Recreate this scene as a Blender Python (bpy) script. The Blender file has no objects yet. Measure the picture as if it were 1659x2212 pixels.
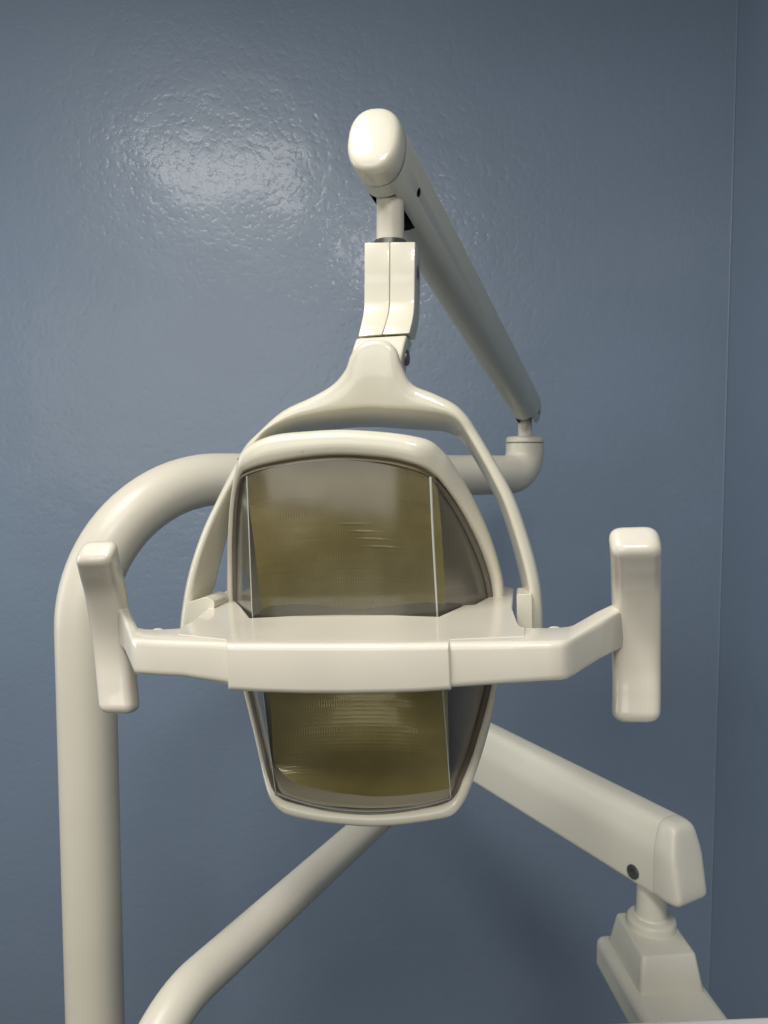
import bpy, bmesh, math, random
from mathutils import Vector, Matrix
random.seed(7)
R = math.radians
scene = bpy.context.scene
COL = scene.collection

# ------------------------------------------------------------------ camera
EYE = Vector((0.0, 0.0, 1.45))
PITCH = R(3.76)
W2, H2, F = 829.5, 1106.0, 1646.0          # measuring grid of the photograph (1659 x 2212)
FWD = Vector((0, math.cos(PITCH), -math.sin(PITCH)))
UPV = Vector((0, math.sin(PITCH), math.cos(PITCH)))
cam = bpy.data.cameras.new('camera')
cam.sensor_fit = 'VERTICAL'
cam.sensor_height = 24.0
cam.sensor_width = 18.0
cam.lens = 24.0 * F / 2212.0
cam.clip_start = 0.02
cam.clip_end = 60
cam.dof.use_dof = True
cam.dof.focus_distance = 0.53
cam.dof.aperture_fstop = 13.0
camo = bpy.data.objects.new('camera', cam)
COL.objects.link(camo)
camo.location = EYE
camo.rotation_euler = (math.pi / 2 - PITCH, 0, 0)
scene.camera = camo

def ray(x, y):
    return Vector((1, 0, 0)) * ((x - W2) / F) + UPV * ((H2 - y) / F) + FWD
def at_plane(x, y, p0, n):
    d = ray(x, y)
    return EYE + d * ((p0 - EYE).dot(n) / d.dot(n))
def P(x, y, Y):
    d = ray(x, y)
    return EYE + d * (Y / d.y)
def PZ(x, y, z):
    d = ray(x, y)
    return EYE + d * ((z - EYE.z) / d.z)

# frame of the lamp head: turned a little to the left and rolled a little
YAW, ROLL = R(9.6), R(2.6)
u0 = Vector((math.cos(YAW), -math.sin(YAW), 0))
Wv = Vector((math.sin(YAW), math.cos(YAW), 0))            # towards the back of the lamp
Uv = u0 * math.cos(ROLL) + Vector((0, 0, 1)) * math.sin(ROLL)
Vv = Vector((0, 0, 1)) * math.cos(ROLL) - u0 * math.sin(ROLL)
ORG = P(745, 1331, 0.545)
def PW(x, y, w): return at_plane(x, y, ORG + Wv * w, Wv)
def PV(x, y, v=0.0): return at_plane(x, y, ORG + Vv * v, Vv)

# ------------------------------------------------------------------ materials
def new_mat(name):
    m = bpy.data.materials.new(name)
    m.use_nodes = True
    nt = m.node_tree
    return m, nt, nt.nodes['Principled BSDF']

def plastic(name, col, rough=0.28, bump=0.02, bscale=900, mottling=0.06, coat=0.0, grime=(0.42, 0.34, 0.22)):
    m, nt, b = new_mat(name)
    N, L = nt.nodes, nt.links
    tc = N.new('ShaderNodeTexCoord')
    n1 = N.new('ShaderNodeTexNoise'); n1.inputs['Scale'].default_value = 14; n1.inputs['Detail'].default_value = 6
    L.new(tc.outputs['Object'], n1.inputs['Vector'])
    ramp = N.new('ShaderNodeValToRGB')
    ramp.color_ramp.elements[0].position = 0.3; ramp.color_ramp.elements[1].position = 0.75
    c = Vector(col)
    ramp.color_ramp.elements[0].color = (*(c * (1 - mottling)), 1)
    ramp.color_ramp.elements[1].color = (*(c * (1 + mottling * .4)), 1)
    L.new(n1.outputs['Fac'], ramp.inputs['Fac'])
    # small specks of dirt and scuffs
    n3 = N.new('ShaderNodeTexNoise'); n3.inputs['Scale'].default_value = 130; n3.inputs['Detail'].default_value = 2
    L.new(tc.outputs['Object'], n3.inputs['Vector'])
    r3 = N.new('ShaderNodeValToRGB')
    r3.color_ramp.elements[0].position = 0.76; r3.color_ramp.elements[1].position = 0.82
    r3.color_ramp.elements[1].color = (.55, .55, .55, 1)
    L.new(n3.outputs['Fac'], r3.inputs['Fac'])
    mix = N.new('ShaderNodeMix'); mix.data_type = 'RGBA'
    L.new(r3.outputs['Color'], mix.inputs['Factor'])
    L.new(ramp.outputs['Color'], mix.inputs[6])
    mix.inputs[7].default_value = (*grime, 1)
    L.new(mix.outputs[2], b.inputs['Base Color'])
    n2 = N.new('ShaderNodeTexNoise'); n2.inputs['Scale'].default_value = bscale; n2.inputs['Detail'].default_value = 2
    L.new(tc.outputs['Object'], n2.inputs['Vector'])
    n4 = N.new('ShaderNodeTexNoise'); n4.inputs['Scale'].default_value = 40; n4.inputs['Detail'].default_value = 3
    L.new(tc.outputs['Object'], n4.inputs['Vector'])
    bp = N.new('ShaderNodeBump'); bp.inputs['Strength'].default_value = bump * 5; bp.inputs['Distance'].default_value = 0.0004
    L.new(n2.outputs['Fac'], bp.inputs['Height'])
    L.new(bp.outputs['Normal'], b.inputs['Normal'])
    mr = N.new('ShaderNodeMapRange')
    mr.inputs['To Min'].default_value = rough * 0.8; mr.inputs['To Max'].default_value = rough * 1.25
    L.new(n4.outputs['Fac'], mr.inputs['Value'])
    L.new(mr.outputs['Result'], b.inputs['Roughness'])
    b.inputs['Coat Weight'].default_value = coat
    b.inputs['Coat Roughness'].default_value = 0.07
    return m

CREAM = plastic('cream_plastic', (.635, .605, .50), rough=.40, coat=.6)
BAR = plastic('pale_handle_plastic', (.66, .62, .53), rough=.36, coat=.6)
PAINT = plastic('cream_paint', (.61, .575, .485), rough=.37, mottling=.04)
ARMP = plastic('cream_arm_paint', (.545, .545, .475), rough=.33, mottling=.04)
LINER = plastic('shaded_liner', (.40, .365, .29), rough=.4)  # pale liner coloured darker, the shade inside the housing put into its colour
GREYB = plastic('cream_base_plastic', (.665, .64, .55), rough=.36, mottling=.04)

def simple(name, col, rough=.5, metal=0.0, spec=.5):
    m, nt, b = new_mat(name)
    N, L = nt.nodes, nt.links
    tc = N.new('ShaderNodeTexCoord')
    n = N.new('ShaderNodeTexNoise'); n.inputs['Scale'].default_value = 60
    L.new(tc.outputs['Object'], n.inputs['Vector'])
    mx = N.new('ShaderNodeMix'); mx.data_type = 'RGBA'
    L.new(n.outputs['Fac'], mx.inputs['Factor'])
    mx.inputs[6].default_value = (*[c * .85 for c in col], 1)
    mx.inputs[7].default_value = (*[c * 1.12 for c in col], 1)
    L.new(mx.outputs[2], b.inputs['Base Color'])
    b.inputs['Roughness'].default_value = rough
    b.inputs['Metallic'].default_value = metal
    b.inputs['Specular IOR Level'].default_value = spec
    return m
DARK = simple('black_recess', (.008, .008, .009), .6)
GUARD = simple('dark_guard', (.014, .016, .017), .25)
STEEL = simple('dark_steel', (.16, .16, .155), .35, .8)
GASKET_SHADE = simple('brown_gasket_and_shade', (.11, .095, .075), .35)  # gasket brown, also painted in for shade on the inner rim
LIP = simple('shield_lip', (.16, .155, .14), .08, 0, .8)
SEAM = simple('seam_grey', (.16, .14, .11), .6)

def reflector_mat():
    m, nt, b = new_mat('dichroic_reflector')
    N, L = nt.nodes, nt.links
    tc = N.new('ShaderNodeTexCoord')
    n = N.new('ShaderNodeTexNoise'); n.inputs['Scale'].default_value = 22; n.inputs['Detail'].default_value = 3
    L.new(tc.outputs['Object'], n.inputs['Vector'])
    r = N.new('ShaderNodeValToRGB')
    r.color_ramp.elements[0].position = .35; r.color_ramp.elements[1].position = .7
    r.color_ramp.elements[0].color = (.20, .158, .020, 1)
    r.color_ramp.elements[1].color = (.28, .235, .075, 1)
    L.new(n.outputs['Fac'], r.inputs['Fac'])
    L.new(r.outputs['Color'], b.inputs['Base Color'])
    b.inputs['Metallic'].default_value = .35
    b.inputs['Roughness'].default_value = .40
    b.inputs['Coat Weight'].default_value = .4
    b.inputs['Coat Roughness'].default_value = .09
    return m
REFL = reflector_mat()

def shield_mat(name, tint, fres):
    m = bpy.data.materials.new(name); m.use_nodes = True
    nt = m.node_tree; N, L = nt.nodes, nt.links
    N.clear()
    out = N.new('ShaderNodeOutputMaterial')
    tr = N.new('ShaderNodeBsdfTransparent'); tr.inputs['Color'].default_value = (*tint, 1)
    gl = N.new('ShaderNodeBsdfGlossy'); gl.inputs['Roughness'].default_value = .11
    gl.inputs['Color'].default_value = (1, 1, 1, 1)
    fr = N.new('ShaderNodeFresnel')
    ge = N.new('ShaderNodeNewGeometry')
    mi = N.new('ShaderNodeMapRange'); mi.inputs['To Min'].default_value = fres; mi.inputs['To Max'].default_value = 1 / fres
    L.new(ge.outputs['Backfacing'], mi.inputs['Value']); L.new(mi.outputs['Result'], fr.inputs['IOR'])
    tc = N.new('ShaderNodeTexCoord')
    n = N.new('ShaderNodeTexNoise'); n.inputs['Scale'].default_value = 18; n.inputs['Detail'].default_value = 2
    L.new(tc.outputs['Object'], n.inputs['Vector'])
    bp = N.new('ShaderNodeBump'); bp.inputs['Strength'].default_value = .15; bp.inputs['Distance'].default_value = .002
    L.new(n.outputs['Fac'], bp.inputs['Height'])
    L.new(bp.outputs['Normal'], gl.inputs['Normal'])
    # a thin uneven pale haze on the plastic
    df = N.new('ShaderNodeBsdfDiffuse'); df.inputs['Color'].default_value = (.75, .74, .7, 1)
    n2 = N.new('ShaderNodeTexNoise'); n2.inputs['Scale'].default_value = 9; n2.inputs['Detail'].default_value = 6
    L.new(tc.outputs['Object'], n2.inputs['Vector'])
    mr = N.new('ShaderNodeMapRange'); mr.inputs['From Min'].default_value = .35; mr.inputs['From Max'].default_value = .75
    mr.inputs['To Min'].default_value = .02; mr.inputs['To Max'].default_value = .065
    L.new(n2.outputs['Fac'], mr.inputs['Value'])
    m1 = N.new('ShaderNodeMixShader'); L.new(mr.outputs['Result'], m1.inputs[0])
    L.new(tr.outputs[0], m1.inputs[1]); L.new(df.outputs[0], m1.inputs[2])
    m2 = N.new('ShaderNodeMixShader'); L.new(fr.outputs[0], m2.inputs[0])
    L.new(m1.outputs[0], m2.inputs[1]); L.new(gl.outputs[0], m2.inputs[2])
    L.new(m2.outputs[0], out.inputs['Surface'])
    return m
SHIELD = shield_mat('clear_shield', (.90, .89, .86), 1.52)
EDGE = plastic('shield_edge', (.40, .42, .38), rough=.15, mottling=.03)

def wall_mat(name, col):
    m, nt, b = new_mat(name)
    N, L = nt.nodes, nt.links
    tc = N.new('ShaderNodeTexCoord')
    # flattened roller texture: low plateaus between shallow dents
    n1 = N.new('ShaderNodeTexNoise'); n1.inputs['Scale'].default_value = 82; n1.inputs['Detail'].default_value = 1.5
    n1.inputs['Roughness'].default_value = .45; n1.inputs['Distortion'].default_value = .2
    L.new(tc.outputs['Object'], n1.inputs['Vector'])
    mr = N.new('ShaderNodeMapRange'); mr.interpolation_type = 'LINEAR'
    mr.inputs['From Min'].default_value = .20; mr.inputs['From Max'].default_value = .50
    L.new(n1.outputs['Fac'], mr.inputs['Value'])
    n2 = N.new('ShaderNodeTexNoise'); n2.inputs['Scale'].default_value = 150; n2.inputs['Detail'].default_value = 2
    L.new(tc.outputs['Object'], n2.inputs['Vector'])
    n5 = N.new('ShaderNodeTexNoise'); n5.inputs['Scale'].default_value = 9; n5.inputs['Detail'].default_value = 2
    L.new(tc.outputs['Object'], n5.inputs['Vector'])
    ma = N.new('ShaderNodeMath'); ma.operation = 'MULTIPLY_ADD'
    L.new(n2.outputs['Fac'], ma.inputs[0]); ma.inputs[1].default_value = .22
    L.new(mr.outputs['Result'], ma.inputs[2])
    mb = N.new('ShaderNodeMath'); mb.operation = 'MULTIPLY_ADD'
    L.new(n5.outputs['Fac'], mb.inputs[0]); mb.inputs[1].default_value = 7
    L.new(ma.outputs[0], mb.inputs[2])
    bp = N.new('ShaderNodeBump'); bp.inputs['Strength'].default_value = 1.0
    bp.inputs['Distance'].default_value = 0.00031
    L.new(mb.outputs[0], bp.inputs['Height'])
    L.new(bp.outputs['Normal'], b.inputs['Normal'])
    n3 = N.new('ShaderNodeTexNoise'); n3.inputs['Scale'].default_value = 2.2; n3.inputs['Detail'].default_value = 5
    L.new(tc.outputs['Object'], n3.inputs['Vector'])
    r = N.new('ShaderNodeValToRGB')
    c = Vector(col)
    r.color_ramp.elements[0].position = .3; r.color_ramp.elements[1].position = .7
    r.color_ramp.elements[0].color = (*(c * .95), 1); r.color_ramp.elements[1].color = (*(c * 1.05), 1)
    L.new(n3.outputs['Fac'], r.inputs['Fac'])
    L.new(r.outputs['Color'], b.inputs['Base Color'])
    b.inputs['Roughness'].default_value = .38
    b.inputs['Specular IOR Level'].default_value = .5
    b.inputs['Coat Weight'].default_value = .15
    b.inputs['Coat Roughness'].default_value = .10
    L.new(bp.outputs['Normal'], b.inputs['Coat Normal'])
    return m
WALL = wall_mat('slate_blue_paint', (.195, .253, .340))

# ------------------------------------------------------------------ mesh helpers
def thing(name, label, cat, loc, group=None):
    o = bpy.data.objects.new(name, None)
    o.empty_display_size = .05
    COL.objects.link(o)
    o.location = loc
    o['label'] = label; o['category'] = cat
    if group: o['group'] = group
    return o

def world_loc(o):
    v = Vector((0, 0, 0))
    while o is not None:
        v = v + o.location; o = o.parent
    return v

def finish(bm, name, mats, parent=None, origin=None, sharp=38, recalc=True, smooth=True):
    """bm holds world coordinates; the object gets its own origin and hangs under parent"""
    if recalc: bmesh.ops.recalc_face_normals(bm, faces=bm.faces)
    if origin is None:
        lo = Vector([min(v.co[i] for v in bm.verts) for i in range(3)])
        hi = Vector([max(v.co[i] for v in bm.verts) for i in range(3)])
        origin = (lo + hi) / 2
    bmesh.ops.translate(bm, verts=bm.verts, vec=-origin)
    me = bpy.data.meshes.new(name)
    bm.to_mesh(me); bm.free()
    for m in (mats if isinstance(mats, (list, tuple)) else [mats]): me.materials.append(m)
    if smooth:
        me.shade_smooth()
        me.set_sharp_from_angle(angle=R(sharp))
    o = bpy.data.objects.new(name, me)
    COL.objects.link(o)
    if parent is not None:
        o.parent = parent
        o.location = origin - world_loc(parent)
    else:
        o.location = origin
    return o

def catmull(pts, n=4, closed=False):
    out = []
    k = len(pts)
    dim = len(pts[0])
    segs = k if closed else k - 1
    for i in range(segs):
        def g(j): return pts[j % k] if closed else pts[max(0, min(k - 1, j))]
        a, b, c, d = g(i - 1), g(i), g(i + 1), g(i + 2)
        for s in range(n):
            t = s / n
            out.append(tuple(.5 * ((2 * b[q]) + (-a[q] + c[q]) * t + (2 * a[q] - 5 * b[q] + 4 * c[q] - d[q]) * t * t
                                   + (-a[q] + 3 * b[q] - 3 * c[q] + d[q]) * t ** 3) for q in range(dim)))
    if not closed: out.append(tuple(pts[-1]))
    return out

def round_ring(cs, r, n=4):
    """corner points -> ring with rounded corners (r: one radius or one per corner)"""
    k = len(cs); out = []
    for i in range(k):
        a, c, b = cs[i - 1], cs[i], cs[(i + 1) % k]
        rr = r[i] if isinstance(r, (list, tuple)) else r
        da, db = (a - c), (b - c)
        fa = min(rr, da.length * .49); fb = min(rr, db.length * .49)
        p0 = c + da.normalized() * fa; p2 = c + db.normalized() * fb
        for s in range(n + 1):
            t = s / n
            out.append(p0 * (1 - t) ** 2 + c * (2 * t * (1 - t)) + p2 * t * t)
    return out

def loft(rings, bm=None, cap0=True, cap1=True, closed=False, mat=0):
    bm = bm or bmesh.new()
    vs = [[bm.verts.new(p) for p in r] for r in rings]
    n = len(rings[0]); m = len(rings)
    for i in range(m if closed else m - 1):
        a, b = vs[i], vs[(i + 1) % m]
        for j in range(n):
            f = bm.faces.new((a[j], a[(j + 1) % n], b[(j + 1) % n], b[j])); f.material_index = mat
    if not closed:
        if cap0: bm.faces.new(list(reversed(vs[0]))).material_index = mat
        if cap1: bm.faces.new(vs[-1]).material_index = mat
    return bm

def shrink(ring, f, off):
    c = sum(ring, Vector()) / len(ring)
    return [c + (p - c) * f + off for p in ring]

def tube(path, rad, bm=None, n=32, caps=True):
    """path: list of Vectors, rad: number or list"""
    rings = []
    prev = None
    for i, p in enumerate(path):
        t = (path[min(i + 1, len(path) - 1)] - path[max(i - 1, 0)]).normalized()
        if prev is None:
            a = t.orthogonal().normalized()
        else:
            a = (prev - t * prev.dot(t)).normalized()
        prev = a
        b = t.cross(a)
        r = rad[i] if isinstance(rad, (list, tuple)) else rad
        rings.append([p + (a * math.cos(2 * math.pi * j / n) + b * math.sin(2 * math.pi * j / n)) * r for j in range(n)])
    return loft(rings, bm, caps, caps)

def bend_path(pts, radii, n=16):
    """polyline with arc bends at the inner points"""
    out = [pts[0]]
    for i in range(1, len(pts) - 1):
        p = pts[i]; d0 = (pts[i - 1] - p).normalized(); d1 = (pts[i + 1] - p).normalized()
        ang = d0.angle(d1); tl = radii[i - 1] / math.tan(ang / 2)
        bis = (d0 + d1).normalized(); c = p + bis * (radii[i - 1] / math.sin(ang / 2))
        s = p + d0 * tl - c; e = p + d1 * tl - c
        tot = s.angle(e); ax = s.cross(e).normalized()
        for k in range(n + 1):
            out.append(c + Matrix.Rotation(tot * k / n, 3, ax) @ s)
    out.append(pts[-1])
    return out

def lathe(c, axis, prof, n=32, bm=None):
    """prof: list of (distance along axis, radius)"""
    axis = axis.normalized(); a = axis.orthogonal().normalized(); b = axis.cross(a)
    rings = [[c + axis * h + (a * math.cos(2 * math.pi * j / n) + b * math.sin(2 * math.pi * j / n)) * max(r, 1e-5) for j in range(n)] for h, r in prof]
    return loft(rings, bm)

def prism(outline, down, bevel=0.0, segs=3, bm0=None):
    """flat outline (world points, in one plane) extruded by the vector down"""
    bm = bmesh.new()
    a = [bm.verts.new(p) for p in outline]; b = [bm.verts.new(p + down) for p in outline]
    n = len(a)
    bm.verts.index_update()
    bm.faces.new(a); bm.faces.new(list(reversed(b)))
    for i in range(n): bm.faces.new((a[i], b[i], b[(i + 1) % n], a[(i + 1) % n]))
    bmesh.ops.recalc_face_normals(bm, faces=bm.faces)
    return bm

def bevel_obj(o, width, segs=3, ang=30):
    md = o.modifiers.new('bevel', 'BEVEL'); md.width = width; md.segments = segs
    md.limit_method = 'ANGLE'; md.angle_limit = R(ang); md.harden_normals = False
    return o

def boolean_cut(o, bmc, mat):
    """cut the closed shape bmc (world coordinates) out of o, cut faces get mat"""
    bmesh.ops.recalc_face_normals(bmc, faces=bmc.faces)
    me = bpy.data.meshes.new('cut'); bmc.to_mesh(me); bmc.free()
    if mat.name not in [m.name for m in o.data.materials]: o.data.materials.append(mat)
    me.materials.append(mat)
    c = bpy.data.objects.new('cut', me); COL.objects.link(c)
    md = o.modifiers.new('cut', 'BOOLEAN'); md.object = c; md.operation = 'DIFFERENCE'; md.solver = 'EXACT'
    md.material_mode = 'TRANSFER'
    bpy.context.view_layer.update()
    dg = bpy.context.evaluated_depsgraph_get()
    nm = bpy.data.meshes.new_from_object(o.evaluated_get(dg))
    o.modifiers.remove(md)
    old = o.data; o.data = nm; nm.name = old.name + '_cut'
    bpy.data.objects.remove(c)
    nm.shade_smooth(); nm.set_sharp_from_angle(angle=R(38))

# ------------------------------------------------------------------ the setting
def wall(name, a, b, z0, z1, thick):
    d = (b - a).normalized(); nrm = Vector((-d.y, d.x, 0))
    bm = bmesh.new()
    pts = [a, b, b + nrm * thick, a + nrm * thick]
    lo = [bm.verts.new((p.x, p.y, z0)) for p in pts]; hi = [bm.verts.new((p.x, p.y, z1)) for p in pts]
    bm.faces.new(lo); bm.faces.new(hi)
    for i in range(4): bm.faces.new((lo[i], lo[(i + 1) % 4], hi[(i + 1) % 4], hi[i]))
    o = finish(bm, name, WALL, smooth=False)
    o['kind'] = 'structure'
    return o
YW = 1.62
corner = P(1561, 1106, YW); corner.z = 0
wall('wall_back', Vector((-2.6, YW, 0)), Vector((corner.x, YW, 0)), 0, 2.75, .1)
wr_ = wall('wall_right', Vector((corner.x, YW + .1, 0)), Vector((corner.x + .03, .2, 0)), 0, 2.75, .1)

bead = finish(tube([Vector((corner.x + .0005, YW + .0005, .01)), Vector((corner.x + .0005, YW + .0005, 2.74))], .002, n=16), 'added_corner_bead', WALL, wr_)  # bead added to turn the dark join into a faint light line

# ------------------------------------------------------------------ the lamp
YP = .765; RT = .0292
base = P(193, 1700, YP); base.z = 0
lamp = thing('dental_light', 'cream dental light with clear shield, yoke and two handles, hung from a curved wall-side post', 'dental light', base)
lamp['label'] = 'cream dental examination light with clear shield and two handles, hanging from a curved post'

elb = P(1133, 1025, 1.185)
top_z = elb.z
pc = base.copy(); pc.z = top_z
path = bend_path([base.copy(), Vector((base.x, base.y, top_z)), Vector((elb.x, elb.y, top_z)), Vector((elb.x, elb.y, P(1133, 958, 1.185).z))],
                 [.150, .036], 24)
finish(tube(path, RT, n=48), 'post', PAINT, lamp, origin=base)
zc = P(1133, 957, 1.185).z
Zu = Vector((0, 0, 1))
cc = Vector((elb.x, elb.y, zc))
finish(lathe(cc, Zu, [(-.0006, RT * .94), (.0006, RT * .94)], 48), 'seam_ring', SEAM, lamp)
finish(lathe(cc, Zu, [(.0006, RT * .97), (.0014, RT), (.006, RT * .995), (.0085, RT * .95), (.0098, RT * .86), (.0105, RT * .5), (.0105, .001)], 48), 'post_cap', PAINT, lamp)
finish(lathe(cc, Zu, [(.008, .0105), (.05, .0105)], 32), 'pivot_pin', PAINT, lamp)

# spring arm
A0 = P(815, 316, .60); A1 = P(1139, 880, 1.175)
ad = (A1 - A0).normalized(); ar = ad.cross(Zu).normalized(); au = ar.cross(ad).normalized()
AH, AWD = .0285, .0205
def stad(c, f=1.0, wf=1.0, n=36, p=.86):
    out = []
    for j in range(n):
        t = 2 * math.pi * j / n
        cx, sy = math.cos(t), math.sin(t)
        out.append(c + ar * (math.copysign(abs(cx) ** p, cx) * AWD * f * wf) + au * (math.copysign(abs(sy) ** p, sy) * AH * f))
    return out
al = (A1 - A0).length
rings = [stad(A0 + ad * d, f) for d, f in ((.010, .985), (.0112, 1.0), (al * .5, 1.0), (al - .012, 1.0), (al + .004, .985), (al + .014, .93), (al + .021, .80), (al + .0255, .58), (al + .027, .2))]
arm = finish(loft(rings), 'spring_arm', ARMP, lamp)
# slots under both ends and the bolt hole through the front
pipe_w = .068 + .0175
pt = PW(843, 523, pipe_w)                                  # where the swivel pipe enters the block
sA = (pt - A0).dot(ad)
def slot(s0, s1, hl, hw, depth):
    c = [A0 + ad * s0, A0 + ad * s1]
    rs = []
    for q in c:
        rs.append(round_ring([q + ar * hw - au * (AH + .01), q - ar * hl - au * (AH + .01), q - ar * hl - au * (AH - depth), q + ar * hw - au * (AH - depth)], .003, 3))
    return loft(rs)
boolean_cut(arm, slot(sA - .020, sA + .030, .0150, .0085, .034), DARK)
boolean_cut(arm, slot(al - .028, al + .05, .0125, .0125, .03), DARK)
hole_c = A0 + ad * (sA + .004) - au * .012
boolean_cut(arm, lathe(hole_c - ar * .03, ar, [(0, .0037), (.06, .0037)], 8), DARK)
hole2 = A0 + ad * (al - .006) - au * .010
boolean_cut(arm, lathe(hole2 - ar * .03, ar, [(0, .004), (.06, .004)], 8), DARK)
cap_r = []
for d, f, sh in ((.0094, .97, 0), (.0088, 1.0, 0), (.0055, 1.0, .02), (.000, .995, .09), (-.0048, .978, .15), (-.0080, .942, .19), (-.0100, .885, .20), (-.0112, .80, .20), (-.0118, .62, .20), (-.0122, .2, .20)):
    cq = A0 + ad * d                                       # the flat face is turned a little off the arm's axis
    cap_r.append([p + ad * (sh * ((p - cq).dot(ar) + .12 * (p - cq).dot(au))) for p in stad(cq, f)])
finish(loft(cap_r), 'end_cap', CREAM, arm, sharp=60)

# swivel pipe and the two-piece block below it
ptop = Vector((pt.x, pt.y, (A0 + ad * sA).z + .004))
pipe = finish(lathe(pt - Zu * .012, Zu, [(0, .0111), ((ptop - pt).length + .012, .0111)], 40), 'swivel_pipe', PAINT, lamp)
finish(lathe(pt, Zu, [(-.004, .0128), (.0004, .0128), (.0008, .0112)], 40), 'pipe_gasket', STEEL, pipe)

def block(secs, depth, name, r, parent, mat):
    rings = []
    for (xl, yl, xr, yr, w) in secs:
        l = PW(xl, yl, w); rr = PW(xr, yr, w)
        rings.append(round_ring([l, rr, rr + Wv * depth, l + Wv * depth], r, 3))
    first, last = rings[0], rings[-1]
    up = (sum(rings[0], Vector()) - sum(rings[1], Vector())).normalized()
    dn = (sum(rings[-1], Vector()) - sum(rings[-2], Vector())).normalized()
    e = r * .8
    rings = [shrink(first, .955, Vector())] + [shrink(first, .985, -up * e * .3)] + [[p - up * e for p in first]] + rings[1:-1] + \
            [[p - dn * e for p in last]] + [shrink(last, .985, -dn * e * .3)] + [shrink(last, .955, Vector())]
    return finish(loft(rings), name, mat, parent)
S = [(787, 524, 842.2, 523, 897, 522, .068), (787, 600, 842, 599, 896, 598, .068), (786.5, 650, 841.5, 649, 895.5, 648, .0676), (786.3, 664, 841.2, 663, 895, 661, .0665),
     (784, 681, 838.5, 679.5, 893.5, 678, .0625), (779.5, 702, 832.5, 700.5, 889.5, 698, .0565), (773.5, 727, 825.8, 722.5, 884.6, 719.5, .050)]
half_l = [(a, b, c - .35, d, w) for a, b, c, d, e, f, w in S]
half_r = [(c + .35, d, e, f, w) for a, b, c, d, e, f, w in S]
blk = block(half_l, .034, 'swivel_block', .0010, lamp, CREAM)
blkr = block(half_r, .034, 'swivel_block', .0010, lamp, CREAM)
low = block([(769, 731, 879, 724.5, .049), (762, 752, 873, 748, .0445), (756, 775, 867, 778, .040), (754, 800, 860, 812, .038), (762, 830, 852, 840, .042)], .034, 'yoke_mount', .0022, lamp, CREAM)
def stud(x, y, w, dep, parent, r=.0062):
    c = PW(x, y, w) + Wv * dep
    finish(lathe(c - Uv * .006, Uv, [(0, r), (.0055, r), (.0066, r * .85), (.0071, r * .5), (.0072, .0005)], 20), 'screw', STEEL, parent)
stud(896, 577, .068, .017, blkr)
stud(874, 765, .042, .019, low)

# yoke
ST = [((386, 1400), (401, 1400), (448, 1392)), ((388, 1358), (404, 1358), (452, 1348)), ((392, 1320), (408, 1320), (457, 1303)), ((402, 1260), (418, 1258), (469, 1262)), ((418, 1200), (434, 1198), (483, 1205)),
      ((440, 1140), (456, 1137), (500, 1145)), ((466, 1085), (482, 1080), (520, 1085)), ((495, 1026), (512, 1024), (545, 1030)),
      ((526, 968), (545, 966), (572, 988)), ((556, 936), (575, 929), (600, 960)), ((610, 888), (626, 904), (642, 944)), ((676, 856), (682, 891), (690, 935)),
      ((720, 829), (727, 884), (732, 930)), ((746, 797), (756, 881), (759, 927)), ((757, 766), (776, 880), (778, 926)), ((776, 742), (792, 879), (793, 926)),
      ((803, 731), (806, 879), (807, 926)), ((833, 733), (824, 880), (823, 926)), ((856, 752), (840, 881), (839, 927)), ((867, 783), (858, 882), (856, 928)),
      ((890, 828), (886, 884), (880, 930)), ((936, 849), (926, 888), (916, 932)), ((982, 872), (966, 896), (958, 935)), ((1012, 901), (990, 910), (984, 945)),
      ((1036, 938), (1010, 938), (1002, 962)), ((1060, 978), (1034, 979), (1022, 992)), ((1090, 1030), (1063, 1032), (1048, 1038)), ((1117, 1085), (1089, 1086), (1075, 1090)),
      ((1138, 1145), (1110, 1146), (1096, 1150)), ((1156, 1205), (1128, 1206), (1112, 1209)), ((1168, 1260), (1141, 1260), (1124, 1262)),
      ((1173, 1310), (1147, 1310), (1128, 1310)), ((1174, 1358), (1149, 1358), (1130, 1358)), ((1172, 1400), (1148, 1400), (1130, 1400))]
rows = [(*a, *b, *c) for a, b, c in ST]
rows = catmull(rows, 4)
rings = []
YW0 = .040
for i, (ox, oy, rx, ry, bx, by) in enumerate(rows):
    neck = max(0, min(1, (math.hypot(ox - rx, oy - ry) - 55) / 95))
    wy = lambda y: YW0 - .013 * max(0, min(1, (930 - y) / 190))
    o = PW(ox, oy, wy(oy) + .004); r = PW(rx, ry, wy(ry) - .001); deep = .028 * max(0, min(1, (975 - by) / 35))
    b = PW(bx, by, YW0 + .034 + deep)
    ob = PW(ox + (rx - ox) * .15, oy + (ry - oy) * .15, YW0 + .030 + deep * .8)
    m1 = (o + r) * .5 - Wv * (.0022 - .0004 * neck)
    rings.append(round_ring([o, m1, r, b, ob], [.006, .01, .003, .005, .006], 3))
yoke = finish(loft(rings), 'yoke', CREAM, lamp, sharp=50)
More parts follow.
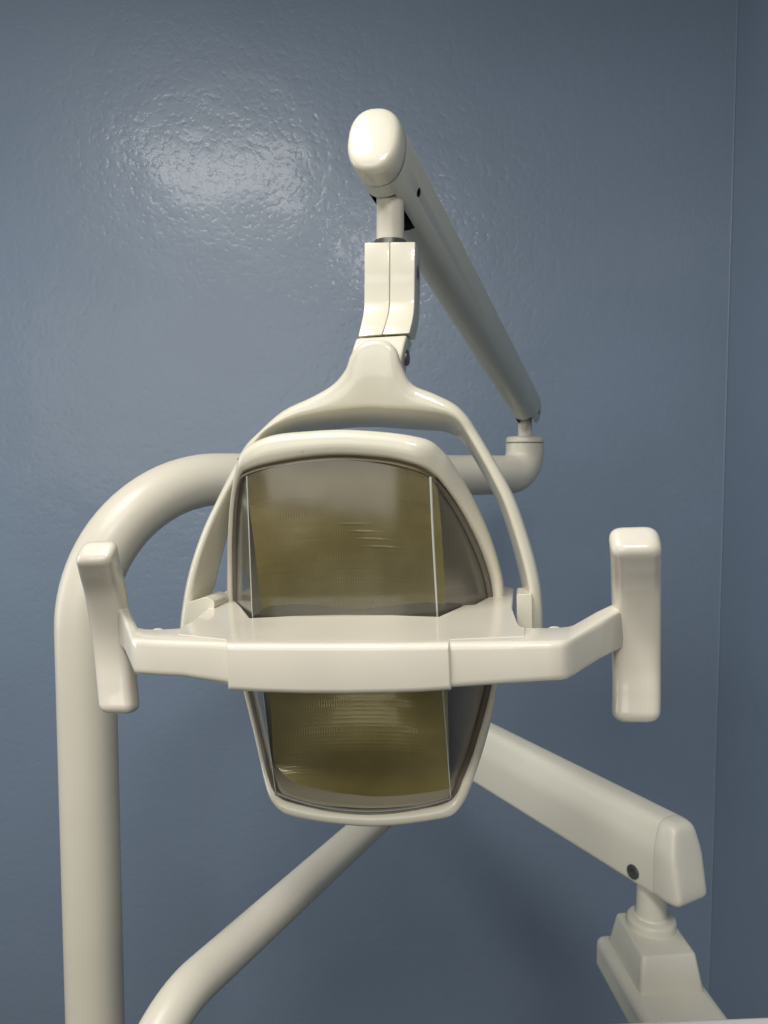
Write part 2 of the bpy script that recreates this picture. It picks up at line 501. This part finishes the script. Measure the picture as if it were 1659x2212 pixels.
# pivot lugs at the feet of the yoke
def slab(pts, back, r, name, parent, mat, bw):
    bm = prism(pts, back)
    o = finish(bm, name, mat, parent, sharp=40)
    return bevel_obj(o, bw, 4)
lug = [PW(x, y, .033) for x, y in round_ring([Vector((1117, 1284, 0)), Vector((1166, 1287, 0)), Vector((1170, 1353, 0)), Vector((1118, 1353, 0))], 9, 4) for x, y in [(x, y)]] if False else \
      [PW(p.x, p.y, .033) for p in round_ring([Vector((1116, 1284, 0)), Vector((1149, 1283, 0)), Vector((1151, 1390, 0)), Vector((1117, 1390, 0))], 6, 3)]
slab(lug, Wv * .03, 0, 'pivot_lug', yoke, CREAM, .003)
lug = [PW(p.x, p.y, .036) for p in round_ring([Vector((404, 1302, 0)), Vector((446, 1289, 0)), Vector((464, 1300, 0)), Vector((458, 1345, 0)), Vector((398, 1380, 0))], 7, 3)]
slab(lug, Wv * .03, 0, 'pivot_lug', yoke, CREAM, .004)

# lamp housing: a rolled rim (bead) round the opening, a domed shell behind it, a liner inside
RIM = [((509, 1000), (519, 1031), .008), ((526, 966), (536, 1016), .002), ((582, 939), (582, 1003), 0), ((666, 930), (666, 989), 0), ((742, 927), (745, 985), 0), ((835, 933), (835, 992), 0),
       ((895, 942), (889, 1004), 0), ((930, 953), (914, 1014), .003), ((955, 975), (936, 1029), .009), ((975, 1000), (954, 1048), .015), ((1020, 1074), (990, 1100), .033), ((1060, 1163), (1026, 1167), .050),
       ((1085, 1248), (1052, 1236), .063), ((1090, 1300), (1063, 1296), .068), ((1092, 1380), (1068, 1380), .070), ((1085, 1440), (1066, 1440), .068), ((1075, 1488), (1058, 1488), .062), ((1062, 1557), (1041, 1556), .048),
       ((1041, 1635), (1018, 1632), .030), ((1017, 1705), (997, 1686), .013), ((999, 1744), (984, 1718), .004), ((974, 1769), (966, 1735), 0), ((933, 1778), (930, 1745), -.001), ((869, 1787), (866, 1753), -.001), ((804, 1791), (800, 1756), -.001),
       ((740, 1787), (740, 1753), -.001), ((680, 1779), (690, 1748), -.001), ((619, 1765), (622, 1733), 0), ((588, 1740), (598, 1717), .003), ((572, 1703), (585, 1688), .012), ((557, 1635), (571, 1633), .030), ((540, 1560), (554, 1560), .048), ((523, 1493), (538, 1493), .062),
       ((507, 1430), (523, 1430), .068), ((493, 1380), (511, 1380), .070), ((487, 1300), (506, 1300), .068), ((487, 1230), (505, 1230), .060), ((489, 1163), (505, 1163), .046), ((495, 1080), (509, 1086), .026)]
rr = catmull([(*a, *b, w) for a, b, w in RIM], 4, closed=True)
O3 = [PW(a, b, w) for a, b, c, d, w in rr]; I3 = [PW(c, d, w) for a, b, c, d, w in rr]
bm = bmesh.new()
rings = []
NB = 18
for o, i in zip(O3, I3):
    c = (o + i) / 2; h = (o - i) / 2
    ring = []
    for j in range(NB):
        t = 2 * math.pi * j / NB
        cx, sy = math.cos(t), math.sin(t)
        ring.append(c + h * (math.copysign(abs(cx) ** .8, cx)) + Wv * (.009 + math.copysign(abs(sy) ** .8, sy) * .0105))
    rings.append(ring)
loft(rings, bm, closed=True)
cen_o = sum(O3, Vector()) / len(O3)
def wof(p): return (p - ORG).dot(Wv)
def dome(pts, wt, aa, bb, bm, inner=False, mat=0):
    rings = []
    for a, b in zip(aa, bb):
        ring = []
        for p in pts:
            q = p + (cen_o - p) * a
            q = q - Wv * wof(q)
            w = wof(p) + (wt - wof(p)) * b
            ring.append(q + Wv * w)
        rings.append(ring)
    loft(rings, bm, cap0=False, cap1=True, mat=mat)
dome([(o * .9 + i * .1) + Wv * .008 for o, i in zip(O3, I3)], .15, [0, .01, .04, .11, .24, .44, .70, .93], [0, .25, .45, .64, .80, .92, .98, 1.0], bm)
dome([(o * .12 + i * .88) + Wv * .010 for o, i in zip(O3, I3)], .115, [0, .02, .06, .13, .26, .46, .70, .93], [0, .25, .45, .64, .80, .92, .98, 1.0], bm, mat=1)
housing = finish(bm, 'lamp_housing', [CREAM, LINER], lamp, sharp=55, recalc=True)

# reflector of many small mirror facets
def lerp(a, b, t): return a + (b - a) * t
edges = catmull([(526, 990, 938, 996), (532, 1100, 948, 1100), (538, 1240, 954, 1240), (548, 1380, 960, 1380), (566, 1500, 962, 1500), (584, 1640, 968, 1640), (606, 1722, 972, 1724)], 96)
NR, NC = len(edges) - 1, 148
RIBS, FLUTES = 52, 74
bm = bmesh.new()
jit = [random.gauss(0, .35) for _ in range(RIBS + 2)]
def refl_pt(i, j):
    xl, yl, xr, yr = edges[i]
    t = j / NC; k = i / NR
    s = 2 * t - 1; v = 2 * k - 1
    arch = -24 * (1 - s * s) * max(0, -v) + 8 * (1 - s * s) * max(0, v)
    w = .016 + .062 * (1 - v * v) * (1 - .40 * s * s)
    rb = k * RIBS; ib = int(rb); fb = rb - ib - .5
    ft = t * FLUTES; ff = ft - int(ft) - .5
    w += .00012 * (4 * fb * fb) * (1 + .3 * jit[ib]) + .00006 * (4 * ff * ff) * (1 + .6 * math.sin(ib * 2.1)) + .00012 * fb * jit[ib]
    gl_rib = ib + (1 if fb > 0 else 0)                      # a few steeper steps near the middle
    steep = .00075 * math.exp(-((s - .12 - .10 * (gl_rib - 13)) / .13) ** 2) if gl_rib in (12, 13, 14, 15) else 0
    w -= (steep + .00012 * (1 + .5 * jit[ib])) * math.exp(-((abs(fb) - .5) / .12) ** 2)
    return PW(lerp(xl, xr, t), lerp(yl, yr, t) + arch, .03) + Wv * (w - .03)
gv = [[bm.verts.new(refl_pt(i, j)) for j in range(NC + 1)] for i in range(NR + 1)]
for i in range(NR):
    for j in range(NC):
        bm.faces.new((gv[i][j], gv[i][j + 1], gv[i + 1][j + 1], gv[i + 1][j]))
refl = finish(bm, 'reflector', REFL, housing, recalc=False, sharp=8)

# dark guard over the bulb, seen through the shield just above the bar
def LOCAL(u, v, w): return ORG + Uv * u + Vv * v + Wv * w
def U_of(x): return (PW(x, 1331, 0) - ORG).dot(Uv)
gl_, gr_ = U_of(541) - .004, U_of(949) + .012
out = []
NG = 24
for k in range(NG + 1):
    t = k / NG; u = lerp(gl_, gr_, t)
    out.append(LOCAL(u, -.002, .050 + .012 * math.cos(2 * math.pi * (t - .12) * 1.35)))
outl = out + [LOCAL(gr_, -.002, .006), LOCAL((gl_ + gr_) / 2, -.002, .003), LOCAL(gl_, -.002, .006)]
guard = finish(prism(outl, -Vv * .02), 'bulb_guard', GUARD, housing, sharp=30)
for (x, y) in ((626, 1288), (916, 1279)):
    c = PV(x, y, .001)
    bm = bmesh.new(); bmesh.ops.create_cube(bm, size=1, matrix=Matrix.Translation(c + Vv * .0015) @ Matrix.Rotation(-YAW, 4, 'Z') @ Matrix.Diagonal((.011, .008, .005, 1)))
    finish(bm, 'clip', STEEL, housing)

# clear shield: flat front, folded sides reaching back to the rim
fold_l = [(533, 1028), (538, 1150), (543, 1280), (546, 1333), (557, 1415), (568, 1493), (582, 1610), (596, 1716)]
fold_r = [(930, 1030), (935, 1150), (942, 1280), (945, 1332), (951, 1415), (957, 1497), (966, 1615), (974, 1728)]
FL = catmull(fold_l, 4); FR = catmull(fold_r, 4)
def y_lerp(lst, y):
    for a, b in zip(lst, lst[1:]):
        if (a[1] - y) * (b[1] - y) <= 0 and a[1] != b[1]:
            t = (y - a[1]) / (b[1] - a[1]); return [lerp(a[q], b[q], t) for q in range(len(a))]
    return list(lst[0] if abs(lst[0][1] - y) < abs(lst[-1][1] - y) else lst[-1])
rim_in = [(c, d, w) for a, b, c, d, w in rr]
right_rim = [p for p in rim_in if p[0] > 925 and 1018 < p[1] < 1735]
right_rim.sort(key=lambda p: p[1])
left_rim = [p for p in rim_in if p[0] < 605 and 1018 < p[1] < 1725]
left_rim.sort(key=lambda p: p[1])
WS = .0035
bm = bmesh.new()
n = len(FL)
fl = [PW(x, y, WS) for x, y in FL]; fr = [PW(x, y, WS) for x, y in FR]
NX = 16
grid = []
for k in range(n):
    row = []
    bow = (8 - 43 * 1.0) if k == 0 else 0
    for j in range(NX + 1):
        t = j / NX
        p = lerp(fl[k], fr[k], t)
        row.append(bm.verts.new(p - Wv * .006 * (1 - (2 * t - 1) ** 2) + Vv * ((.012 if k == 0 else -.009 if k == n - 1 else 0) * (1 - (2 * t - 1) ** 2))))
    grid.append(row)
for k in range(n - 1):
    for j in range(NX):
        bm.faces.new((grid[k][j], grid[k][j + 1], grid[k + 1][j + 1], grid[k + 1][j]))
for side, rim, F2 in ((0, left_rim, FL), (NX, right_rim, FR)):
    prev = None
    for k in range(n):
        x, y = F2[k]
        q = y_lerp(rim, y + (-22 if 1240 < y < 1400 else 0))
        p = PW(q[0], q[1], q[2] + .006)
        v = bm.verts.new(p)
        if prev: bm.faces.new((grid[k - 1][side], prev, v, grid[k][side]))
        prev = v
bottom_edge = [v.co.copy() for v in grid[-1]]
shield = finish(bm, 'shield', SHIELD, housing, sharp=25)
# polished fold edges that catch the light
bm = tube([PW(x, y, WS - .0004) for x, y in FR], [lerp(.0009, .00035, k_ / (len(FR) - 1)) for k_ in range(len(FR))], n=8)
finish(bm, 'shield_edge', EDGE, housing)
bm = tube([PW(x, y, WS - .0004) for x, y in FL], [lerp(.0005, .0003, k_ / (len(FL) - 1)) for k_ in range(len(FL))], n=8)
finish(bm, 'shield_edge', EDGE, housing)

bot = [grid_p for grid_p in bottom_edge]
finish(tube([p + Vv * .0012 - Wv * .0002 for p in bot], .0013, n=10), 'shield_edge', LIP, housing)
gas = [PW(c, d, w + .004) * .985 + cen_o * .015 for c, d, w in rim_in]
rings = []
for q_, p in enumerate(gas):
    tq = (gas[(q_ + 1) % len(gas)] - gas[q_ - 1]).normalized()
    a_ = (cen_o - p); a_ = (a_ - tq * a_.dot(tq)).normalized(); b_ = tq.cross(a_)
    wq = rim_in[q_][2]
    rg = .0012 + .0022 * max(0, min(1, wq / .05))  # dark band widens at the sides, standing in for the shaded inner rim
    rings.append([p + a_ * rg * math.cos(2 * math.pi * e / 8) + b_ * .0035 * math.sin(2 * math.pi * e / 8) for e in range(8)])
finish(loft(rings, closed=True), 'gasket_and_shade', GASKET_SHADE, housing)

# handle bar
cover_px = [(489, 1391), (560, 1391.5), (650, 1392), (745, 1392), (840, 1391.5), (900, 1391), (970, 1389.5), (974, 1381), (1134, 1374), (1136, 1356), (1125, 1353), (1118, 1346), (1106, 1313), (1111, 1271), (1091, 1266), (1058, 1288), (1025, 1306), (1002, 1307.5), (947, 1332),
            (845, 1328.5), (745, 1327.5), (640, 1330), (540, 1335), (521, 1311), (505, 1295), (489, 1274), (450, 1313), (431, 1329), (410, 1345), (388, 1355), (384, 1370), (485, 1381)]
cover_pts = [PV(x, y, .0004) for x, y in cover_px]
bar_h = (PV(730, 1391) - PW(730, 1491, wof(PV(730, 1391)))).dot(Vv)
cbm = prism(cover_pts, -Vv * (bar_h + .0004))
cbm.verts.ensure_lookup_table()
fs = set(range(7)) | set(range(len(cover_pts), len(cover_pts) + 7))   # the front corners only
fe = [e for e in cbm.edges if e.verts[0].index in fs and e.verts[1].index in fs and abs(e.verts[0].index - e.verts[1].index) == 1]
bmesh.ops.bevel(cbm, geom=fe, offset=.0040, segments=5, affect='EDGES', profile=.5)
for v_ in cbm.verts:                                        # the lower edge bows down a little
    d_ = v_.co - ORG
    if d_.dot(Vv) < -bar_h * .5:
        q_ = (d_.dot(Uv) - U_of(740)) / (U_of(990) - U_of(740))
        v_.co -= Vv * (.0024 * max(-.6, 1 - q_ * q_))
cover = finish(cbm, 'handle_bar', BAR, lamp, sharp=40)
bevel_obj(cover, .0009, 2, 40)
arm_h = bar_h * .83
def bar_arm(px, name):
    o = finish(prism([PV(x, y, 0) for x, y in px], -Vv * arm_h), name, BAR, cover, sharp=40)
    return bevel_obj(o, .0042, 4, 40)
def knuckle(stas, name, r=.0045):
    rings = [round_ring([ft, fb, bb, bt], r, 4) for ft, fb, bb, bt in stas]
    return finish(loft(rings), name, BAR, cover, sharp=50)
def sect(x, yf, yb, v=0.0, h=arm_h, dx=0):
    ft = PV(x, yf, v); bt = PV(x + dx, yb, v)
    return (ft, ft - Vv * h, bt - Vv * h, bt)
wf_r = wof(PV(1213, 1386)); wf_l = wof(PV(300, 1382))
# right arm with its bend out to the grip
stR = [sect(960, 1389, 1345, h=bar_h * .98), sect(1090, 1387.5, 1354, h=bar_h * .90), sect(1180, 1386.5, 1354, h=bar_h * .845), sect(1208, 1386, 1353), sect(1226, 1383, 1351, dx=2), sect(1240, 1376, 1348, dx=-1)]
e1 = (PW(1300, 1341, wf_r + .030), PW(1298, 1427, wf_r + .030), PW(1270, 1405, wf_r + .045), PW(1288, 1317, wf_r + .045))
e2 = (PW(1350, 1312, wf_r + .055), PW(1345, 1404, wf_r + .055), PW(1322, 1385, wf_r + .07), PW(1335, 1296, wf_r + .07))
knuckle(stR + [e1, e2], 'bar_arm')
stL = [sect(500, 1390, 1350, h=bar_h * .94), sect(420, 1386.5, 1349, h=bar_h * .87), sect(390, 1385.5, 1355), sect(340, 1384, 1358), sect(312, 1382.5, 1357)]
f0 = (PV(285, 1379), PW(290, 1458, wf_l + .001), PW(304, 1440, wf_l + .018), PV(298, 1354))
f2 = (PW(262, 1325, wf_l + .045), PW(270, 1410, wf_l + .045), PW(286, 1398, wf_l + .058), PW(281, 1312, wf_l + .058))
f3 = (PW(250, 1312, wf_l + .055), PW(258, 1395, wf_l + .055), PW(278, 1390, wf_l + .068), PW(272, 1302, wf_l + .068))
knuckle(stL + [f0, f2, f3], 'bar_arm')
# little moulding nubs on the arms
for x, y in ((338, 1357), (1198, 1353)):
    c = PV(x, y, 0)
    finish(lathe(c - Vv * .004 + Wv * .001, Vv, [(0, .0045), (.0025, .0042), (.0034, .0025), (.0037, .0003)], 14), 'moulding_nub', BAR, cover)

def grip(px, wbase, offs, width, depth):
    """px: (x, y) of the front face centre from top to bottom; offs: bow of the face in depth"""
    data = catmull([(*p, o) for p, o in zip(px, offs)], 8)
    cs = [PW(x, y, wbase + o) for x, y, o in data]
    rings = []
    m = len(cs)
    def ring(c, t, f=1.0, g=1.0):
        nrm = t.cross(Uv).normalized()
        if nrm.dot(Wv) < 0: nrm = -nrm
        hu = Uv * (width / 2 * f)
        r0, r1 = c, c + nrm * depth
        mid = (r0 + r1) / 2
        d = nrm * (depth / 2 * g)
        return round_ring([mid - d - hu, mid - d + hu, mid + d + hu, mid + d - hu], .0085 * min(f, g), 5)
    for i in range(m):
        t = (cs[min(i + 1, m - 1)] - cs[max(i - 1, 0)]).normalized()
        rings.append(ring(cs[i], t))
    e = .0065
    t0 = (cs[0] - cs[1]).normalized(); t1 = (cs[-1] - cs[-2]).normalized()
    pre = [ring(cs[0] + t0 * e * math.sin(a), t0, 1 - (1 - math.cos(a)) * 2 * e / width, 1 - (1 - math.cos(a)) * 2 * e / depth) for a in (1.57, 1.3, 1.0, .7, .35)]
    post = [ring(cs[-1] + t1 * e * math.sin(a), t1, 1 - (1 - math.cos(a)) * 2 * e / width, 1 - (1 - math.cos(a)) * 2 * e / depth) for a in (.35, .7, 1.0, 1.3, 1.57)]
    return finish(loft(pre + rings + post), 'grip', BAR, cover, sharp=60)
bow = [-.031, -.0225, -.0080, .002, .0050, .0035, .0015]
grip([(1377, 1205), (1378, 1232), (1379, 1283), (1380, 1372), (1380, 1442), (1380, 1500), (1379, 1541)], wf_r + .052, bow, .0300, .022)
grip([(199, 1222), (204, 1246), (214, 1290), (226, 1364), (233, 1424), (239, 1486), (243, 1525)], wf_l + .052, bow, .0285, .020)

# ------------------------------------------------------------------ instrument arm, lower right
tz = EYE.z - .469
t_near = P(447, 2100, .70)
td = Vector((.509, .861, 0)); td = Vector((math.sin(R(27)), math.cos(R(27)), 0))
tz = t_near.z
adir = Vector((.485, -.875, 0)).normalized(); asd = Vector((.875, .485, 0)).normalized()
S0 = P(1410, 1937, .78)
AHT = .083
c0 = S0 + asd * .024
# where the tube and the arm cross in plan
den = td.x * (-adir.y) - td.y * (-adir.x)
dx, dy = c0.x - t_near.x, c0.y - t_near.y
k = (dx * (-adir.y) - dy * (-adir.x)) / den
J = t_near + td * k
foot = Vector((t_near.x - td.x * .105, t_near.y - td.y * .105, 0))
inst = thing('tray_support', 'cream square instrument arm on a bent support tube, below and behind the lamp', 'tray support', foot)
path = bend_path([foot, Vector((foot.x, foot.y, tz)), Vector((J.x, J.y, tz)), Vector((J.x, J.y, S0.z + .01))], [.095, .03], 24)
finish(tube(path, .0203, n=40), 'support_tube', PAINT, inst, origin=foot)
def asec(c, f=1.0, shear=None):
    zb, zt = 0, AHT
    pts = [c - asd * .0235 * f, c - asd * .0245 * f + Zu * AHT * .60, c - asd * .0175 * f + Zu * AHT * .94, c - asd * .010 * f + Zu * AHT, c + asd * .010 * f + Zu * AHT,
           c + asd * .0175 * f + Zu * AHT * .94, c + asd * .0245 * f + Zu * AHT * .60, c + asd * .0235 * f]
    return round_ring(pts, [.007, .009, .008, .008, .008, .008, .009, .007], 5)
lenA = (Vector((J.x, J.y, 0)) - Vector((c0.x, c0.y, 0))).length + .035
rings = [asec(c0 - adir * d) for d in (lenA, lenA * .5, .0012, .0004)]
rings[-1] = shrink(rings[-1], .99, Vector())
beam = finish(loft(rings), 'arm_beam', GREYB, inst)
def slant(ring, base, lo, hi, f):
    cc_ = sum(ring, Vector()) / len(ring)
    out = []
    for p in ring:
        q = cc_ + (p - cc_) * f
        h = min(1, max(0, (q.z - base.z) / AHT))
        out.append(q + adir * (lo + (hi - lo) * h))
    return out
r0 = asec(c0)
rings = [shrink(r0, .99, Vector())] + [slant(r0, c0, a, b, f) for a, b, f in ((.001, .001, 1), (.018, .004, 1), (.0265, .0095, .985), (.0305, .0135, .955), (.0328, .0160, .91), (.0340, .0175, .85), (.0345, .0182, .7), (.0348, .0186, .4))]
finish(loft(rings), 'end_cap', GREYB, beam, sharp=60)
sp = at_plane(1368, 1883, S0, asd)
sc_ = finish(lathe(sp + asd * .0002, -asd, [(0, .0078), (.0018, .0078), (.0024, .0070), (.0022, .0030), (.0006, .0026), (.0005, .0003)], 24), 'screw', simple('screw_black', (.06, .062, .065), .35), beam)
pp = c0 - adir * .022
r_p = 33 / F * pp.y
z_top = EYE.z - .511
pb = Vector((pp.x, pp.y, z_top))
finish(lathe(pb, Zu, [(0.005, r_p), (S0.z - z_top + .004, r_p)], 40), 'arm_post', GREYB, inst)
rc = .0262
finish(lathe(pb, Zu, [(-.002, rc), (.0065, rc), (.0088, rc * .985), (.0103, rc * .94), (.0110, rc * .86), (.0114, r_p * 1.08), (.0135, r_p * 1.01), (.0135, .002)], 48), 'collar', GREYB, inst, sharp=50)
# pedestal
fl_, fr_, bl_ = PZ(1388, 2067, z_top), PZ(1504, 2060, z_top), PZ(1331, 1970, z_top)
br_ = fr_ + (bl_ - fl_)
z_b = EYE.z - .5475
fl2, fr2, bl2 = PZ(1384, 2152, z_b), PZ(1523, 2145, z_b), PZ(1313, 2030, z_b)
br2 = fr2 + (bl2 - fl2)
ring_t = round_ring([fl_, fr_, br_, bl_], .005, 4); ring_b = round_ring([fl2, fr2, br2, bl2], .005, 4)
rings = [shrink(ring_t, .93, Vector()), shrink(ring_t, .975, -Zu * .0006), [lerp(a, b, .06) for a, b in zip(ring_t, ring_b)], [lerp(a, b, .7) for a, b in zip(ring_t, ring_b)], [lerp(a, b, .97) for a, b in zip(shrink(ring_t, 1.01, Vector()), ring_b)], [p - Zu * .002 for p in ring_b]]
finish(loft(rings), 'pedestal', GREYB, inst, sharp=50)
q = [PZ(1284, 2014, z_b), PZ(1440, 2010, z_b), PZ(1655, 2299, z_b), PZ(1448, 2299, z_b)]
base_arm = finish(prism(q, -Zu * .040), 'base_arm', GREYB, inst, sharp=50)
bevel_obj(base_arm, .010, 5)

# tray edge at the bottom of the picture
Yt = .615
tl, trr = P(1150, 2214.5, Yt), P(1900, 2183, Yt)
tray = finish(prism([tl, trr, trr + Vector((.02, -.26, 0)), tl + Vector((-.005, -.26, 0))], -Zu * .035), 'instrument_tray', plastic('tray_white', (.74, .72, .70), .3), sharp=50)
bevel_obj(tray, .004, 4)
tray['label'] = 'pale rim of a tray crossing the bottom right edge of the photo'
tray['category'] = 'tray'

# ------------------------------------------------------------------ light
def panel(name, loc, target, sx, sy, power, col):
    l = bpy.data.lights.new(name, 'AREA'); l.shape = 'RECTANGLE'; l.size = sx; l.size_y = sy
    l.energy = power; l.color = col
    o = bpy.data.objects.new(name, l); COL.objects.link(o)
    o.location = loc
    d = (Vector(target) - Vector(loc)).normalized()
    o.rotation_euler = d.to_track_quat('-Z', 'Y').to_euler()
    return o
panel('ceiling_panel', EYE + Vector((-.65, .05, 1.17)), EYE + Vector((-.65, .05, 0)), .62, .58, 25, (1, .97, .91))
panel('ceiling_panel', EYE + Vector((.02, -1.0, 1.15)), EYE + Vector((.02, -1.0, 0)), .42, .42, 28, (1, .96, .89))
panel('added_fill_light', EYE + Vector((-1.3, -2.2, .42)), EYE + Vector((0, 1, .1)), 2.2, 1.3, 27, (1, .97, .90))  # unseen soft fill added behind the camera, sized for the shield's pale reflection
panel('added_fill_light', EYE + Vector((-2.1, .95, .0)), EYE + Vector((0, .8, .0)), .35, 1.0, 8, (.95, 1, .98))  # added source at far left, for the post's bright edge and wall fill
w = bpy.data.worlds.new('World'); scene.world = w; w.use_nodes = True
wn, wl = w.node_tree.nodes, w.node_tree.links
bg = wn['Background']
tc = wn.new('ShaderNodeTexCoord'); sx = wn.new('ShaderNodeSeparateXYZ'); wl.new(tc.outputs['Generated'], sx.inputs[0])
wr = wn.new('ShaderNodeValToRGB')                       # dim floor below, lighter room above
wr.color_ramp.elements[0].position = .0; wr.color_ramp.elements[0].color = (.055, .055, .05, 1)
wr.color_ramp.elements[1].position = .62; wr.color_ramp.elements[1].color = (.23, .25, .26, 1)
mp = wn.new('ShaderNodeMapRange'); mp.inputs['From Min'].default_value = -1; mp.inputs['From Max'].default_value = 1
wl.new(sx.outputs['Z'], mp.inputs['Value']); wl.new(mp.outputs['Result'], wr.inputs['Fac'])
wl.new(wr.outputs['Color'], bg.inputs['Color'])
bg.inputs['Strength'].default_value = .36

scene.view_settings.view_transform = 'Standard'
scene.view_settings.look = 'None'
scene.view_settings.exposure = 0
scene.view_settings.gamma = 1
scene.view_settings.use_curve_mapping = False
scene.cycles.max_bounces = 10
scene.cycles.transparent_max_bounces = 16
scene.cycles.use_denoising = True
scene.cycles.sample_clamp_indirect = 4
